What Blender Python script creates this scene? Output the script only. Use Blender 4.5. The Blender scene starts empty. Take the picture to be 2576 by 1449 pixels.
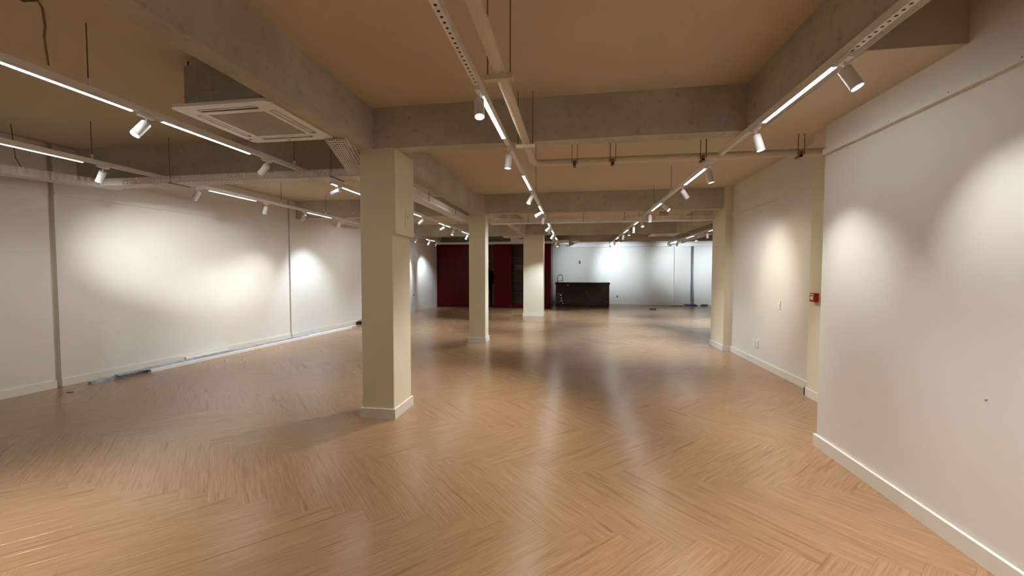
import bpy, math, random
from mathutils import Vector, Matrix
random.seed(7)
S = bpy.context.scene
COL = S.collection

# ------------------------------------------------------------------ camera
F_PX, YAW, PITCH, ROLL = 1003.2, 0.15363, 0.038764, 0.00097
fw = Vector((-math.sin(YAW) * math.cos(PITCH), math.cos(YAW) * math.cos(PITCH), -math.sin(PITCH)))
rt = Vector((math.cos(YAW), math.sin(YAW), 0)); up = rt.cross(fw)
r2 = rt * math.cos(ROLL) + up * math.sin(ROLL); u2 = -rt * math.sin(ROLL) + up * math.cos(ROLL)
cd = bpy.data.cameras.new('camera'); cam = bpy.data.objects.new('camera', cd); COL.objects.link(cam)
M = Matrix((r2, u2, -fw)).transposed().to_4x4(); M.translation = (0, 0, 1.5)
cam.matrix_world = M
cd.sensor_width = 36; cd.lens = F_PX / 2576 * 36; cd.clip_start = 0.05
S.camera = cam

# ------------------------------------------------------------------ world and exposure
W = bpy.data.worlds.new('world'); S.world = W; W.use_nodes = True
W.node_tree.nodes['Background'].inputs[0].default_value = (0.02, 0.02, 0.02, 1)
W.node_tree.nodes['Background'].inputs[1].default_value = 0.2
S.view_settings.view_transform = 'Standard'; S.view_settings.look = 'None'
S.view_settings.gamma = 1; S.view_settings.use_curve_mapping = False
S.view_settings.exposure = 0.82
S.cycles.max_bounces = 6; S.cycles.diffuse_bounces = 4; S.cycles.glossy_bounces = 3; S.cycles.caustics_reflective = False; S.cycles.caustics_refractive = False; S.cycles.use_light_tree = False
SPOT_W, TUBE_E = 100.0, 24.0          # lamp strengths used by the lamp builders

# ------------------------------------------------------------------ materials
def nmat(name):
    m = bpy.data.materials.new(name); m.use_nodes = True
    return m, m.node_tree.nodes, m.node_tree.links, m.node_tree.nodes['Principled BSDF']
def plain(name, col, rough=0.5, metal=0.0, spec=0.5, var=0.0, scale=6.0, bump=0.0, bscale=60.0):
    m, N, L, B = nmat(name)
    B.inputs['Roughness'].default_value = rough; B.inputs['Metallic'].default_value = metal
    B.inputs['Specular IOR Level'].default_value = spec
    tc = N.new('ShaderNodeTexCoord')
    no = N.new('ShaderNodeTexNoise'); no.inputs['Scale'].default_value = scale; no.inputs['Detail'].default_value = 5
    L.new(tc.outputs['Object'], no.inputs['Vector'])
    rp = N.new('ShaderNodeValToRGB')
    rp.color_ramp.elements[0].position = 0.3; rp.color_ramp.elements[1].position = 0.7
    rp.color_ramp.elements[0].color = tuple(c * (1 - var) for c in col) + (1,)
    rp.color_ramp.elements[1].color = tuple(min(1, c * (1 + var)) for c in col) + (1,)
    L.new(no.outputs['Fac'], rp.inputs['Fac']); L.new(rp.outputs['Color'], B.inputs['Base Color'])
    if bump:
        n2 = N.new('ShaderNodeTexNoise'); n2.inputs['Scale'].default_value = bscale; n2.inputs['Detail'].default_value = 4
        L.new(tc.outputs['Object'], n2.inputs['Vector'])
        bp = N.new('ShaderNodeBump'); bp.inputs['Strength'].default_value = bump; bp.inputs['Distance'].default_value = 0.004
        L.new(n2.outputs['Fac'], bp.inputs['Height']); L.new(bp.outputs['Normal'], B.inputs['Normal'])
    return m
def emit(name, col, strength):
    m, N, L, B = nmat(name)
    B.inputs['Base Color'].default_value = (0.9, 0.9, 0.9, 1)
    B.inputs['Emission Color'].default_value = tuple(col) + (1,)
    B.inputs['Emission Strength'].default_value = strength
    return m
def concrete_mat():
    m, N, L, B = nmat('raw_concrete')
    B.inputs['Roughness'].default_value = 0.9; B.inputs['Specular IOR Level'].default_value = 0.15
    tc = N.new('ShaderNodeTexCoord')
    a = N.new('ShaderNodeTexNoise'); a.inputs['Scale'].default_value = 1.7; a.inputs['Detail'].default_value = 8; a.inputs['Roughness'].default_value = 0.65
    b = N.new('ShaderNodeTexNoise'); b.inputs['Scale'].default_value = 15; b.inputs['Detail'].default_value = 6
    L.new(tc.outputs['Object'], a.inputs['Vector']); L.new(tc.outputs['Object'], b.inputs['Vector'])
    r1 = N.new('ShaderNodeValToRGB')
    r1.color_ramp.elements[0].position = 0.32; r1.color_ramp.elements[0].color = (0.43, 0.40, 0.345, 1)
    r1.color_ramp.elements[1].position = 0.68; r1.color_ramp.elements[1].color = (0.58, 0.55, 0.485, 1)
    L.new(a.outputs['Fac'], r1.inputs['Fac'])
    r2_ = N.new('ShaderNodeValToRGB')
    r2_.color_ramp.elements[0].position = 0.27; r2_.color_ramp.elements[0].color = (0.35, 0.32, 0.28, 1)
    r2_.color_ramp.elements[1].position = 0.42; r2_.color_ramp.elements[1].color = (1, 1, 1, 1)
    L.new(b.outputs['Fac'], r2_.inputs['Fac'])
    mx = N.new('ShaderNodeMix'); mx.data_type = 'RGBA'; mx.blend_type = 'MULTIPLY'; mx.inputs['Factor'].default_value = 0.38
    L.new(r1.outputs['Color'], mx.inputs['A']); L.new(r2_.outputs['Color'], mx.inputs['B'])
    L.new(mx.outputs['Result'], B.inputs['Base Color'])
    v = N.new('ShaderNodeTexNoise'); v.inputs['Scale'].default_value = 28; v.inputs['Detail'].default_value = 6
    L.new(tc.outputs['Object'], v.inputs['Vector'])
    bp = N.new('ShaderNodeBump'); bp.inputs['Strength'].default_value = 0.5; bp.inputs['Distance'].default_value = 0.008
    L.new(v.outputs['Fac'], bp.inputs['Height']); L.new(bp.outputs['Normal'], B.inputs['Normal'])
    return m
def plank_mat():
    m, N, L, B = nmat('vinyl_plank')
    uv = N.new('ShaderNodeUVMap'); uv.uv_map = 'UVMap'
    oi = N.new('ShaderNodeObjectInfo')
    at = N.new('ShaderNodeAttribute'); at.attribute_name = 'tone'; at.attribute_type = 'GEOMETRY'
    rn = N.new('ShaderNodeMath'); rn.operation = 'ADD'
    L.new(oi.outputs['Random'], rn.inputs[0]); L.new(at.outputs['Fac'], rn.inputs[1])
    mu = N.new('ShaderNodeMath'); mu.operation = 'MULTIPLY'; mu.inputs[1].default_value = 57.0
    L.new(rn.outputs[0], mu.inputs[0])
    cb = N.new('ShaderNodeCombineXYZ'); L.new(mu.outputs[0], cb.inputs['X']); L.new(mu.outputs[0], cb.inputs['Y'])
    ad = N.new('ShaderNodeVectorMath'); ad.operation = 'ADD'
    L.new(uv.outputs['UV'], ad.inputs[0]); L.new(cb.outputs[0], ad.inputs[1])
    def grain(sx, sy, det, dist=0.0):
        mp = N.new('ShaderNodeMapping'); mp.inputs['Scale'].default_value = (sx, sy, 1)
        L.new(ad.outputs[0], mp.inputs['Vector'])
        n = N.new('ShaderNodeTexNoise'); n.noise_dimensions = '2D'; n.inputs['Scale'].default_value = 1
        n.inputs['Detail'].default_value = det; n.inputs['Roughness'].default_value = 0.6; n.inputs['Distortion'].default_value = dist
        L.new(mp.outputs[0], n.inputs['Vector']); return n
    g1 = grain(3.4, 95, 7, 0.25); g2 = grain(1.1, 20, 3, 0.15); g3 = grain(9, 160, 3)
    r1 = N.new('ShaderNodeValToRGB')
    e = r1.color_ramp.elements
    e[0].position = 0.28; e[0].color = (0.262, 0.148, 0.075, 1)
    e[1].position = 0.72; e[1].color = (0.372, 0.220, 0.120, 1)
    k = e.new(0.5); k.color = (0.318, 0.183, 0.096, 1)
    L.new(g1.outputs['Fac'], r1.inputs['Fac'])
    r2_ = N.new('ShaderNodeValToRGB')
    r2_.color_ramp.elements[0].position = 0.27; r2_.color_ramp.elements[0].color = (0.70, 0.63, 0.56, 1)
    r2_.color_ramp.elements[1].position = 0.38; r2_.color_ramp.elements[1].color = (1, 1, 1, 1)
    L.new(g2.outputs['Fac'], r2_.inputs['Fac'])
    mx = N.new('ShaderNodeMix'); mx.data_type = 'RGBA'; mx.blend_type = 'MULTIPLY'; mx.inputs['Factor'].default_value = 0.7
    L.new(r1.outputs['Color'], mx.inputs['A']); L.new(r2_.outputs['Color'], mx.inputs['B'])
    # per plank tone
    fr = N.new('ShaderNodeMath'); fr.operation = 'FRACT'; m3 = N.new('ShaderNodeMath'); m3.operation = 'MULTIPLY'; m3.inputs[1].default_value = 7.31
    L.new(rn.outputs[0], m3.inputs[0]); L.new(m3.outputs[0], fr.inputs[0])
    mr = N.new('ShaderNodeMapRange'); mr.inputs['To Min'].default_value = 0.96; mr.inputs['To Max'].default_value = 1.03
    L.new(fr.outputs[0], mr.inputs['Value'])
    hs = N.new('ShaderNodeHueSaturation'); L.new(mr.outputs[0], hs.inputs['Value']); L.new(mx.outputs['Result'], hs.inputs['Color'])
    L.new(hs.outputs['Color'], B.inputs['Base Color'])
    rr = N.new('ShaderNodeMapRange'); rr.inputs['To Min'].default_value = 0.225; rr.inputs['To Max'].default_value = 0.265
    L.new(g2.outputs['Fac'], rr.inputs['Value']); L.new(rr.outputs[0], B.inputs['Roughness'])
    B.inputs['Specular IOR Level'].default_value = 0.55
    bp = N.new('ShaderNodeBump'); bp.inputs['Strength'].default_value = 0.05; bp.inputs['Distance'].default_value = 0.001
    L.new(g3.outputs['Fac'], bp.inputs['Height']); L.new(bp.outputs['Normal'], B.inputs['Normal'])
    return m
def marble_mat():
    m, N, L, B = nmat('dark_marble')
    B.inputs['Roughness'].default_value = 0.12
    tc = N.new('ShaderNodeTexCoord')
    n = N.new('ShaderNodeTexNoise'); n.inputs['Scale'].default_value = 1.6; n.inputs['Detail'].default_value = 7; n.inputs['Distortion'].default_value = 1.4
    L.new(tc.outputs['Object'], n.inputs['Vector'])
    r = N.new('ShaderNodeValToRGB'); e = r.color_ramp.elements
    e[0].position = 0.0; e[0].color = (0.006, 0.002, 0.002, 1)
    e[1].position = 1.0; e[1].color = (0.02, 0.006, 0.005, 1)
    a = e.new(0.60); a.color = (0.012, 0.003, 0.003, 1)
    b = e.new(0.63); b.color = (0.05, 0.025, 0.022, 1)
    c = e.new(0.66); c.color = (0.015, 0.004, 0.004, 1)
    L.new(n.outputs['Fac'], r.inputs['Fac']); L.new(r.outputs['Color'], B.inputs['Base Color'])
    return m
MT = {
    'concrete': concrete_mat(), 'plank': plank_mat(), 'marble': marble_mat(),
    'ceiling': plain('ceiling_paint', (0.63, 0.54, 0.405), 0.9, spec=0.2, var=0.03, scale=1.2, bump=0.1, bscale=40),
    'wall': plain('wall_paint', (0.735, 0.705, 0.655), 0.8, spec=0.25, var=0.02, scale=1.5, bump=0.12, bscale=90),
    'cream': plain('cream_paint', (0.73, 0.665, 0.515), 0.75, spec=0.25, var=0.02, scale=1.5, bump=0.12, bscale=90),
    'base': plain('baseboard_paint', (0.76, 0.735, 0.68), 0.4, var=0.01),
    'white': plain('white_powder_coat', (0.86, 0.85, 0.84), 0.4, var=0.01),
    'trayw': plain('tray_white', (0.80, 0.77, 0.74), 0.55, var=0.03, scale=9),
    'pipe': plain('painted_pipe', (0.72, 0.64, 0.50), 0.6, var=0.03),
    'steel': plain('dull_steel', (0.20, 0.17, 0.13), 0.55, metal=0.6, var=0.15, scale=30),
    'galv': plain('galvanised', (0.42, 0.42, 0.40), 0.5, metal=0.5, var=0.12, scale=12),
    'alu': plain('aluminium_profile', (0.88, 0.88, 0.87), 0.35, metal=0.0, var=0.02),
    'wrap': plain('plastic_wrap', (0.36, 0.42, 0.50), 0.28, var=0.35, scale=14, bump=0.5, bscale=40),
    'acw': plain('ac_plastic', (0.84, 0.82, 0.79), 0.45, var=0.01),
    'grille': plain('ac_grille', (0.60, 0.56, 0.52), 0.6, var=0.05, scale=40),
    'dark': plain('dark_gap', (0.015, 0.013, 0.012), 0.7),
    'black': plain('black_cloth', (0.006, 0.006, 0.007), 0.85, spec=0.1),
    'skin': plain('skin', (0.20, 0.11, 0.075), 0.6),
    'blackm': plain('black_metal', (0.012, 0.012, 0.014), 0.35),
    'red': plain('red_lacquer', (0.075, 0.003, 0.005), 0.30, spec=0.10, var=0.03, scale=2),
    'redp': plain('red_plastic', (0.42, 0.012, 0.014), 0.35),
    'redt': plain('red_print', (0.45, 0.01, 0.015), 0.5),
    'wood': plain('dark_wood', (0.06, 0.028, 0.012), 0.55, var=0.2, scale=5),
    'woodl': plain('plywood_back', (0.42, 0.22, 0.10), 0.6, var=0.12, scale=5),
    'switch': plain('switch_plastic', (0.82, 0.79, 0.70), 0.35),
    'bluec': plain('blue_cable', (0.05, 0.09, 0.20), 0.45),
    'greyc': plain('grey_cable', (0.16, 0.19, 0.22), 0.45),
    'pale': plain('pale_conduit', (0.40, 0.47, 0.52), 0.4),
    'carton': plain('carton', (0.16, 0.085, 0.04), 0.8, var=0.1),
    'slab': plain('screed', (0.20, 0.12, 0.07), 0.8),
    'rust': plain('rusty_wire', (0.22, 0.13, 0.065), 0.8),
    'sheet': plain('frosted_plate', (0.75, 0.72, 0.68), 0.3),
    'tube': emit('tube_glow', (0.93, 1.0, 0.97), TUBE_E),
    'lens': emit('lens_glow', (1.0, 0.98, 0.93), 30.0),
}

MT['lens'].cycles.emission_sampling = 'NONE'

# ------------------------------------------------------------------ mesh helpers
class MB:
    def __init__(s): s.v = []; s.f = []
    def add(s, vs, fs):
        o = len(s.v); s.v += [tuple(p) for p in vs]; s.f += [tuple(i + o for i in f) for f in fs]; return s
    def box(s, x0, x1, y0, y1, z0, z1):
        return s.hexa([(x0, y0, z0), (x1, y0, z0), (x1, y1, z0), (x0, y1, z0), (x0, y0, z1), (x1, y0, z1), (x1, y1, z1), (x0, y1, z1)])
    def hexa(s, p):
        return s.add(p, [(3, 2, 1, 0), (4, 5, 6, 7), (0, 1, 5, 4), (1, 2, 6, 5), (2, 3, 7, 6), (3, 0, 4, 7)])
    def bevbox(s, x0, x1, y0, y1, z0, z1, b):
        # vertical edges chamfered
        ring = [(x0 + b, y0), (x1 - b, y0), (x1, y0 + b), (x1, y1 - b), (x1 - b, y1), (x0 + b, y1), (x0, y1 - b), (x0, y0 + b)]
        return s.prism(ring, z0, z1)
    def prism(s, ring, z0, z1):
        n = len(ring)
        vs = [(x, y, z0) for x, y in ring] + [(x, y, z1) for x, y in ring]
        fs = [tuple(range(n - 1, -1, -1)), tuple(range(n, 2 * n))] + [(i, (i + 1) % n, n + (i + 1) % n, n + i) for i in range(n)]
        return s.add(vs, fs)
    def tube(s, pts, r, n=8, caps=True):
        pts = [Vector(p) for p in pts]; rings = []
        prev = None
        for i, p in enumerate(pts):
            d = (pts[min(i + 1, len(pts) - 1)] - pts[max(i - 1, 0)]).normalized()
            if prev is None:
                a = Vector((0, 0, 1)) if abs(d.z) < 0.9 else Vector((1, 0, 0))
                x = d.cross(a).normalized()
            else:
                x = (prev - d * prev.dot(d)).normalized()
            prev = x; y = d.cross(x)
            rr = r[i] if isinstance(r, (list, tuple)) else r
            rings.append([p + (x * math.cos(2 * math.pi * k / n) + y * math.sin(2 * math.pi * k / n)) * rr for k in range(n)])
        vs = [q for g in rings for q in g]; fs = []
        for i in range(len(pts) - 1):
            for k in range(n):
                fs.append((i * n + k, i * n + (k + 1) % n, (i + 1) * n + (k + 1) % n, (i + 1) * n + k))
        if caps:
            fs.append(tuple(range(n - 1, -1, -1))); fs.append(tuple((len(pts) - 1) * n + k for k in range(n)))
        return s.add(vs, fs)
    def lathe(s, prof, mat=None, n=24):
        # prof: (radius, z) list around local Z; mat: 4x4
        vs, fs = [], []
        for r, z in prof:
            for k in range(n):
                p = Vector((r * math.cos(2 * math.pi * k / n), r * math.sin(2 * math.pi * k / n), z))
                vs.append(mat @ p if mat else p)
        for i in range(len(prof) - 1):
            for k in range(n):
                fs.append((i * n + k, i * n + (k + 1) % n, (i + 1) * n + (k + 1) % n, (i + 1) * n + k))
        return s.add(vs, fs)
    def quadgrid_holes(s, o, u, v, nu, nv, mu=0.3, mv=0.3, t=None):
        # perforated sheet: origin o, spans u and v, nu x nv slots; mu, mv = share of the cell left solid
        o, u, v = Vector(o), Vector(u), Vector(v)
        us, vs_ = [0.0], [0.0]
        for i in range(nu): us += [(i + mu / 2) / nu, (i + 1 - mu / 2) / nu]
        for j in range(nv): vs_ += [(j + mv / 2) / nv, (j + 1 - mv / 2) / nv]
        us.append(1.0); vs_.append(1.0)
        nrm = u.cross(v).normalized() * (t or 0.002)
        base = len(s.v); K = len(us)
        for lay in (0, 1):
            for b in vs_:
                for a in us: s.v.append(tuple(o + u * a + v * b + nrm * lay))
        lay = K * len(vs_)
        hole = lambda i, j: i % 2 == 1 and j % 2 == 1
        for j in range(len(vs_) - 1):
            for i in range(K - 1):
                q = [base + j * K + i, base + j * K + i + 1, base + (j + 1) * K + i + 1, base + (j + 1) * K + i]
                if hole(i, j):
                    for a in range(4):
                        s.f.append((q[a], q[(a + 1) % 4], q[(a + 1) % 4] + lay, q[a] + lay))
                else:
                    s.f.append(tuple(q)); s.f.append(tuple(x + lay for x in reversed(q)))
        return s
    def mesh(s, name, mat, smooth=False):
        me = bpy.data.meshes.new(name); me.from_pydata(s.v, [], s.f); me.update()
        if mat: me.materials.append(MT[mat])
        if smooth:
            me.polygons.foreach_set('use_smooth', [True] * len(me.polygons))
        return me
    def build(s, name, mat, parent=None, smooth=False):
        o = bpy.data.objects.new(name, s.mesh(name, mat, smooth)); COL.objects.link(o)
        if parent is not None: par(o, parent)
        return o
def wm(o):
    return wm(o.parent) @ o.matrix_basis if o.parent else o.matrix_basis.copy()
def par(o, p):                      # geometry given in world space stays where it is
    o.parent = p; o.matrix_parent_inverse = Matrix.Identity(4)
    o.matrix_basis = wm(p).inverted()
def smooth_angle(o, a=40):
    me = o.data
    me.polygons.foreach_set('use_smooth', [True] * len(me.polygons))
    try: me.set_sharp_from_angle(angle=math.radians(a))
    except Exception: pass
    return o
def bevel(o, w, seg=2):
    b = o.modifiers.new('bevel', 'BEVEL'); b.width = w; b.segments = seg; b.limit_method = 'ANGLE'; return o
def tag(o, label, cat, group=None):
    o['label'] = label; o['category'] = cat
    if group: o['group'] = group
    return o
def thing(name, loc, label, cat, group=None):
    o = bpy.data.objects.new(name, None); o.empty_display_size = 0.05; COL.objects.link(o); o.location = loc
    return tag(o, label, cat, group)
def struct(name, mb, mat, label=None):
    o = mb.build(name, mat); o['kind'] = 'structure'
    if label: o['label'] = label
    return o

# ------------------------------------------------------------------ the room
CEIL, BB = 3.145, 2.74
def LW(y): return -6.87 + 0.0575 * y          # face of the grooved wall
YB, YF = -3.5, 19.4                            # wall behind the viewer, far wall
struct('ceiling', MB().box(-7.3, 8.3, YB - 0.2, YF + 0.2, CEIL, CEIL + 0.12), 'ceiling', 'plain beige painted ceiling slab')
floor = struct('floor', MB().box(-7.3, 8.3, YB - 0.2, YF + 0.2, -0.12, -0.005), 'slab', 'herringbone vinyl plank floor')

# herringbone planks
PL, PW = 1.068, 0.1594
c45 = math.sqrt(0.5)
Y0 = 2.64 + c45 * (PL - PW) / 2
def toworld(x, y, X0=0.052):
    return (c45 * (x + y) + X0, c45 * (y - x) + Y0)
planks = []
for j in range(-16, 16):
    for k in range(-70, 70):
        ox, oy = k * PW + j * PL, k * PW - j * PL
        planks.append((toworld(ox + PL / 2, oy + PW / 2), -45))
        planks.append((toworld(ox + PL + PW / 2, oy + PW - PL / 2), 45))
def inroom(p):
    x, y = p
    if not (YB - 0.3 < y < YF + 0.2) or x < LW(y) - 0.6: return False
    if y < 3.9: return x < 2.8
    if y < 8.8: return x < 3.6
    return x < 8.3
planks = [p for p in planks if inroom(p[0])]
def inview(p):
    v = Vector((p[0], p[1], -1.5)); d = v.dot(fw)
    if d < 0.6: return False
    return abs(v.dot(r2)) / d < 1.38 and -v.dot(u2) / d < 0.82
view = sorted([p for p in planks if inview(p[0])], key=lambda p: p[0][0] ** 2 + p[0][1] ** 2)
near = set(map(lambda p: (round(p[0][0], 4), round(p[0][1], 4), p[1]), view[:300]))
def plank_geo(mb, uvs, tones, c, ang, tone):
    ca, sa = math.cos(math.radians(ang)), math.sin(math.radians(ang))
    g, b = 0.0003, 0.0004
    hl, hw = PL / 2 - g, PW / 2 - g
    bot = [(-hl, -hw), (hl, -hw), (hl, hw), (-hl, hw)]
    top = [(-hl + b, -hw + b), (hl - b, -hw + b), (hl - b, hw - b), (-hl + b, hw - b)]
    o = len(mb.v)
    loc = [(x, y, -0.006) for x, y in bot] + [(x, y, -0.0003) for x, y in bot] + [(x, y, 0.0) for x, y in top]
    for x, y, z in loc: mb.v.append((c[0] + ca * x - sa * y, c[1] + sa * x + ca * y, z))
    fs = [(8, 9, 10, 11)] + [(4 + i, 4 + (i + 1) % 4, 8 + (i + 1) % 4, 8 + i) for i in range(4)] + [(i, (i + 1) % 4, 4 + (i + 1) % 4, 4 + i) for i in range(4)]
    for f in fs:
        mb.f.append(tuple(o + i for i in f))
        for i in f: uvs += [loc[i][0] + tone * 31.0, loc[i][1] + tone * 17.0]
    tones += [tone] * 12
def finish_planks(mb, uvs, tones, name):
    me = mb.mesh(name, 'plank')
    l = me.uv_layers.new(name='UVMap'); l.data.foreach_set('uv', uvs)
    a = me.attributes.new('tone', 'FLOAT', 'POINT'); a.data.foreach_set('value', tones)
    return me
mb, uvs, tones = MB(), [], []
plank_geo(mb, uvs, tones, (0, 0), 0, 0.0)
pm = finish_planks(mb, uvs, tones, 'plank')
mb, uvs, tones = MB(), [], []
for c, ang in planks:
    if (round(c[0], 4), round(c[1], 4), ang) in near:
        o = bpy.data.objects.new('plank', pm); COL.objects.link(o); o.parent = floor
        o.location = (c[0], c[1], 0); o.rotation_euler = (0, 0, math.radians(ang + (180 if random.random() < 0.5 else 0)))
    else:
        plank_geo(mb, uvs, tones, c, ang, random.random())
rest = bpy.data.objects.new('plank_field', finish_planks(mb, uvs, tones, 'plank_field')); COL.objects.link(rest)
rest.parent = floor; rest['kind'] = 'stuff'

# walls
def wedge(y0, y1, x_off0, x_off1, z0, z1, mb=None):
    """box following the slightly slanted grooved wall; offsets measured from its face into the room"""
    mb = mb or MB()
    p = [(LW(y0) + x_off0, y0), (LW(y0) + x_off1, y0), (LW(y1) + x_off1, y1), (LW(y1) + x_off0, y1)]
    return mb.hexa([(x, y, z0) for x, y in p] + [(x, y, z1) for x, y in p])
wl = struct('wall_left', wedge(YB, 18.3, -0.30, -0.07, -0.05, CEIL), 'cream', 'long white wall with vertical grooves')  # backing coloured darker, standing in for shade inside the grooves
for y0, y1 in ((YB, 4.155), (4.215, 8.19), (8.235, 17.9)):
    p = wedge(y0, y1, -0.069, 0.0, 0.0, CEIL - 0.005).build('panel', 'wall', wl)
GY = ((YB, 4.16), (4.21, 8.195), (8.235, 16.6))
for y0, y1 in GY:
    b = wedge(y0, y1, 0.0, 0.018, 0.0, 0.098).build('baseboard', 'base', wl)
t = struct('trim_1', wedge(YB, 4.155, 0.0, 0.016, 2.50, 2.55), 'wall', 'picture rail on the grooved wall')
wedge(4.215, 8.19, 0.0, 0.016, 2.50, 2.55).build('rail', 'wall', t)
wedge(8.235, 13.8, 0.0, 0.016, 2.50, 2.55).build('rail', 'wall', t)
struct('pilaster_left', wedge(13.9, 14.6, 0.0, 0.09, 0, CEIL), 'wall', 'shallow pilaster at the far end of the grooved wall')
wedge(13.88, 14.62, 0.0, 0.108, 0, 0.1).build('baseboard', 'base', bpy.data.objects['pilaster_left'])

wr = struct('wall_right', MB().box(2.096, 3.3, YB, 3.78, -0.05, CEIL), 'wall', 'near cream wall with picture rail')
MB().box(2.074, 2.096, YB, 3.80, 0, 0.098).build('baseboard', 'base', wr)
MB().box(2.096, 2.8, 3.78, 3.80, 0, 0.098).build('baseboard', 'base', wr)
tr = struct('trim_2', MB().box(2.066, 2.096, YB, 3.765, 2.492, 2.54), 'wall', 'picture rail on the near side wall')
for y in (2.25, 2.62, 3.05, 3.5):
    MB().tube([(2.0655, y, 2.51), (2.0675, y, 2.51)], 0.004, 8).build('screw', 'steel', tr)
MB().tube([(2.0965, 2.368, 0.85), (2.088, 2.366, 0.849)], 0.0035, 8).build('nail', 'steel', wr)
w2 = struct('wall_alcove', MB().box(2.98, 3.3, 3.78, 8.9, -0.05, CEIL), 'wall', 'recessed cream side wall with light switch')
MB().box(2.962, 2.98, 5.33, 8.17, 0, 0.1).build('baseboard', 'base', w2)
t3 = struct('trim_3', MB().box(2.96, 2.98, 5.42, 8.165, 2.585, 2.635), 'cream', 'picture rail on the recessed side wall')
pa = struct('pilaster_alcove', MB().box(2.82, 2.985, 5.0, 5.32, -0.05, CEIL), 'cream', 'pilaster carrying the red alarm box')
MB().box(2.802, 2.82, 4.98, 5.34, 0, 0.1).build('baseboard', 'base', pa)
MB().box(2.802, 2.98, 5.32, 5.34, 0, 0.1).build('baseboard', 'base', pa)
pe = struct('pilaster_end', MB().box(2.85, 3.3, 8.17, 8.88, -0.05, CEIL), 'cream', 'end pilaster of the recessed side wall')
MB().box(2.832, 2.85, 8.15, 8.90, 0, 0.1).build('baseboard', 'base', pe)
MB().box(2.85, 2.98, 8.15, 8.17, 0, 0.1).build('baseboard', 'base', pe)
wf = struct('wall_far', MB().box(-1.2, 8.3, YF, YF + 0.2, -0.05, CEIL), 'wall', 'far white wall behind the bar')
MB().box(-1.0, 4.56, YF - 0.018, YF, 0, 0.12).build('baseboard', 'base', wf)
MB().box(5.30, 8.2, YF - 0.018, YF, 0, 0.12).build('baseboard', 'base', wf)
pf = struct('pilaster_far', MB().box(4.57, 5.28, YF - 0.12, YF, -0.05, CEIL), 'wall', 'pilaster on the far white wall')
MB().box(4.55, 5.30, YF - 0.138, YF - 0.12, 0, 0.12).build('baseboard', 'base', pf)
struct('wall_side', MB().box(8.2, 8.4, 8.6, YF + 0.2, -0.05, CEIL), 'wall', 'side wall of the far bay')
struct('wall_return', MB().box(3.3, 8.3, 8.7, 8.88, -0.05, CEIL), 'wall', 'return wall of the far bay')
struct('wall_back', MB().box(-7.4, 2.2, YB - 0.2, YB, -0.05, CEIL), 'wall', 'wall behind the viewer')
struct('wall_niche', MB().box(-6.4, -0.96, 18.2, 18.4, -0.05, CEIL), 'woodl', 'brown wall behind the red joinery')

# pillars
def pillar(x0, x1, y0, y1, label, top=CEIL):
    o = struct('pillar', MB().bevbox(x0, x1, y0, y1, -0.02, top, 0.004), 'cream', label)
    e = 0.018
    bb = MB().box(x0 - e, x1 + e, y0 - e, y0, 0, 0.103).box(x0 - e, x1 + e, y1, y1 + e, 0, 0.103)
    bb.box(x0 - e, x0, y0, y1, 0, 0.103).box(x1, x1 + e, y0, y1, 0, 0.103).build('baseboard', 'base', o)
    return o
p1 = pillar(-2.152, -1.808, 3.80, 4.235, 'nearest square cream pillar', 2.745)
MB().bevbox(-1.812, -1.772, 3.801, 4.268, 1.89, 2.738, 0.003).build('casing', 'cream', p1)
pillar(-2.222, -1.868, 8.32, 8.645, 'middle square cream pillar')
pillar(-1.716, -1.028, 13.63, 14.12, 'far wide cream pillar')

# beams
def beam(x0, x1, y0, y1, label, z0=BB):
    mb = MB(); n = max(2, int(max(x1 - x0, y1 - y0) / 0.25))
    rnd = random.Random(int(x0 * 100 + y0 * 77))
    alongx = (x1 - x0) > (y1 - y0)
    ring = []
    for i in range(n + 1):
        t_ = i / n
        j = lambda: rnd.uniform(-0.004, 0.004)
        if alongx:
            x = x0 + (x1 - x0) * t_
            ring.append([(x, y0 + j(), z0 + j()), (x, y1 + j(), z0 + j()), (x, y1, CEIL + 0.01), (x, y0, CEIL + 0.01)])
        else:
            y = y0 + (y1 - y0) * t_
            ring.append([(x1 + j(), y, z0 + j()), (x0 + j(), y, z0 + j()), (x0, y, CEIL + 0.01), (x1, y, CEIL + 0.01)])
    vs = [p for r in ring for p in r]; fs = []
    for i in range(n):
        for k in range(4):
            fs.append((i * 4 + k, (i + 1) * 4 + k, (i + 1) * 4 + (k + 1) % 4, i * 4 + (k + 1) % 4))
    fs += [(0, 1, 2, 3), (n * 4 + 3, n * 4 + 2, n * 4 + 1, n * 4)]
    mb.add(vs, fs)
    return struct('concrete_beam', mb, 'concrete', label)
beam(-2.172, -2.004, YB, 8.33, 'raw concrete beam along the pillar line')
beam(1.48, 1.602, YB, 3.80, 'raw concrete beam over the side track')
beam(-2.03, 1.602, 3.80, 3.97, 'nearest raw concrete cross beam')
beam(-1.88, 2.86, 8.30, 8.47, 'second raw concrete cross beam')
beam(-6.75, -2.16, 4.46, 4.63, 'shaded concrete beam above the cable tray')
beam(-6.5, -2.21, 8.43, 8.60, 'concrete cross beam near the grooved wall')
beam(-1.74, -1.56, 8.46, 13.65, 'concrete beam running to the far pillar')
beam(-6.2, 8.2, 13.20, 13.40, 'far concrete cross beam')
beam(3.16, 3.42, 8.88, 13.20, 'concrete beam behind the end pilaster')
beam(-5.85, 8.2, 17.3, 17.5, 'last concrete cross beam', 2.81)
struct('ceiling_drop', MB().box(1.601, 2.11, 2.55, 3.95, 2.738, CEIL + 0.02), 'ceiling', 'lowered beige ceiling beside the near wall')

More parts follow.
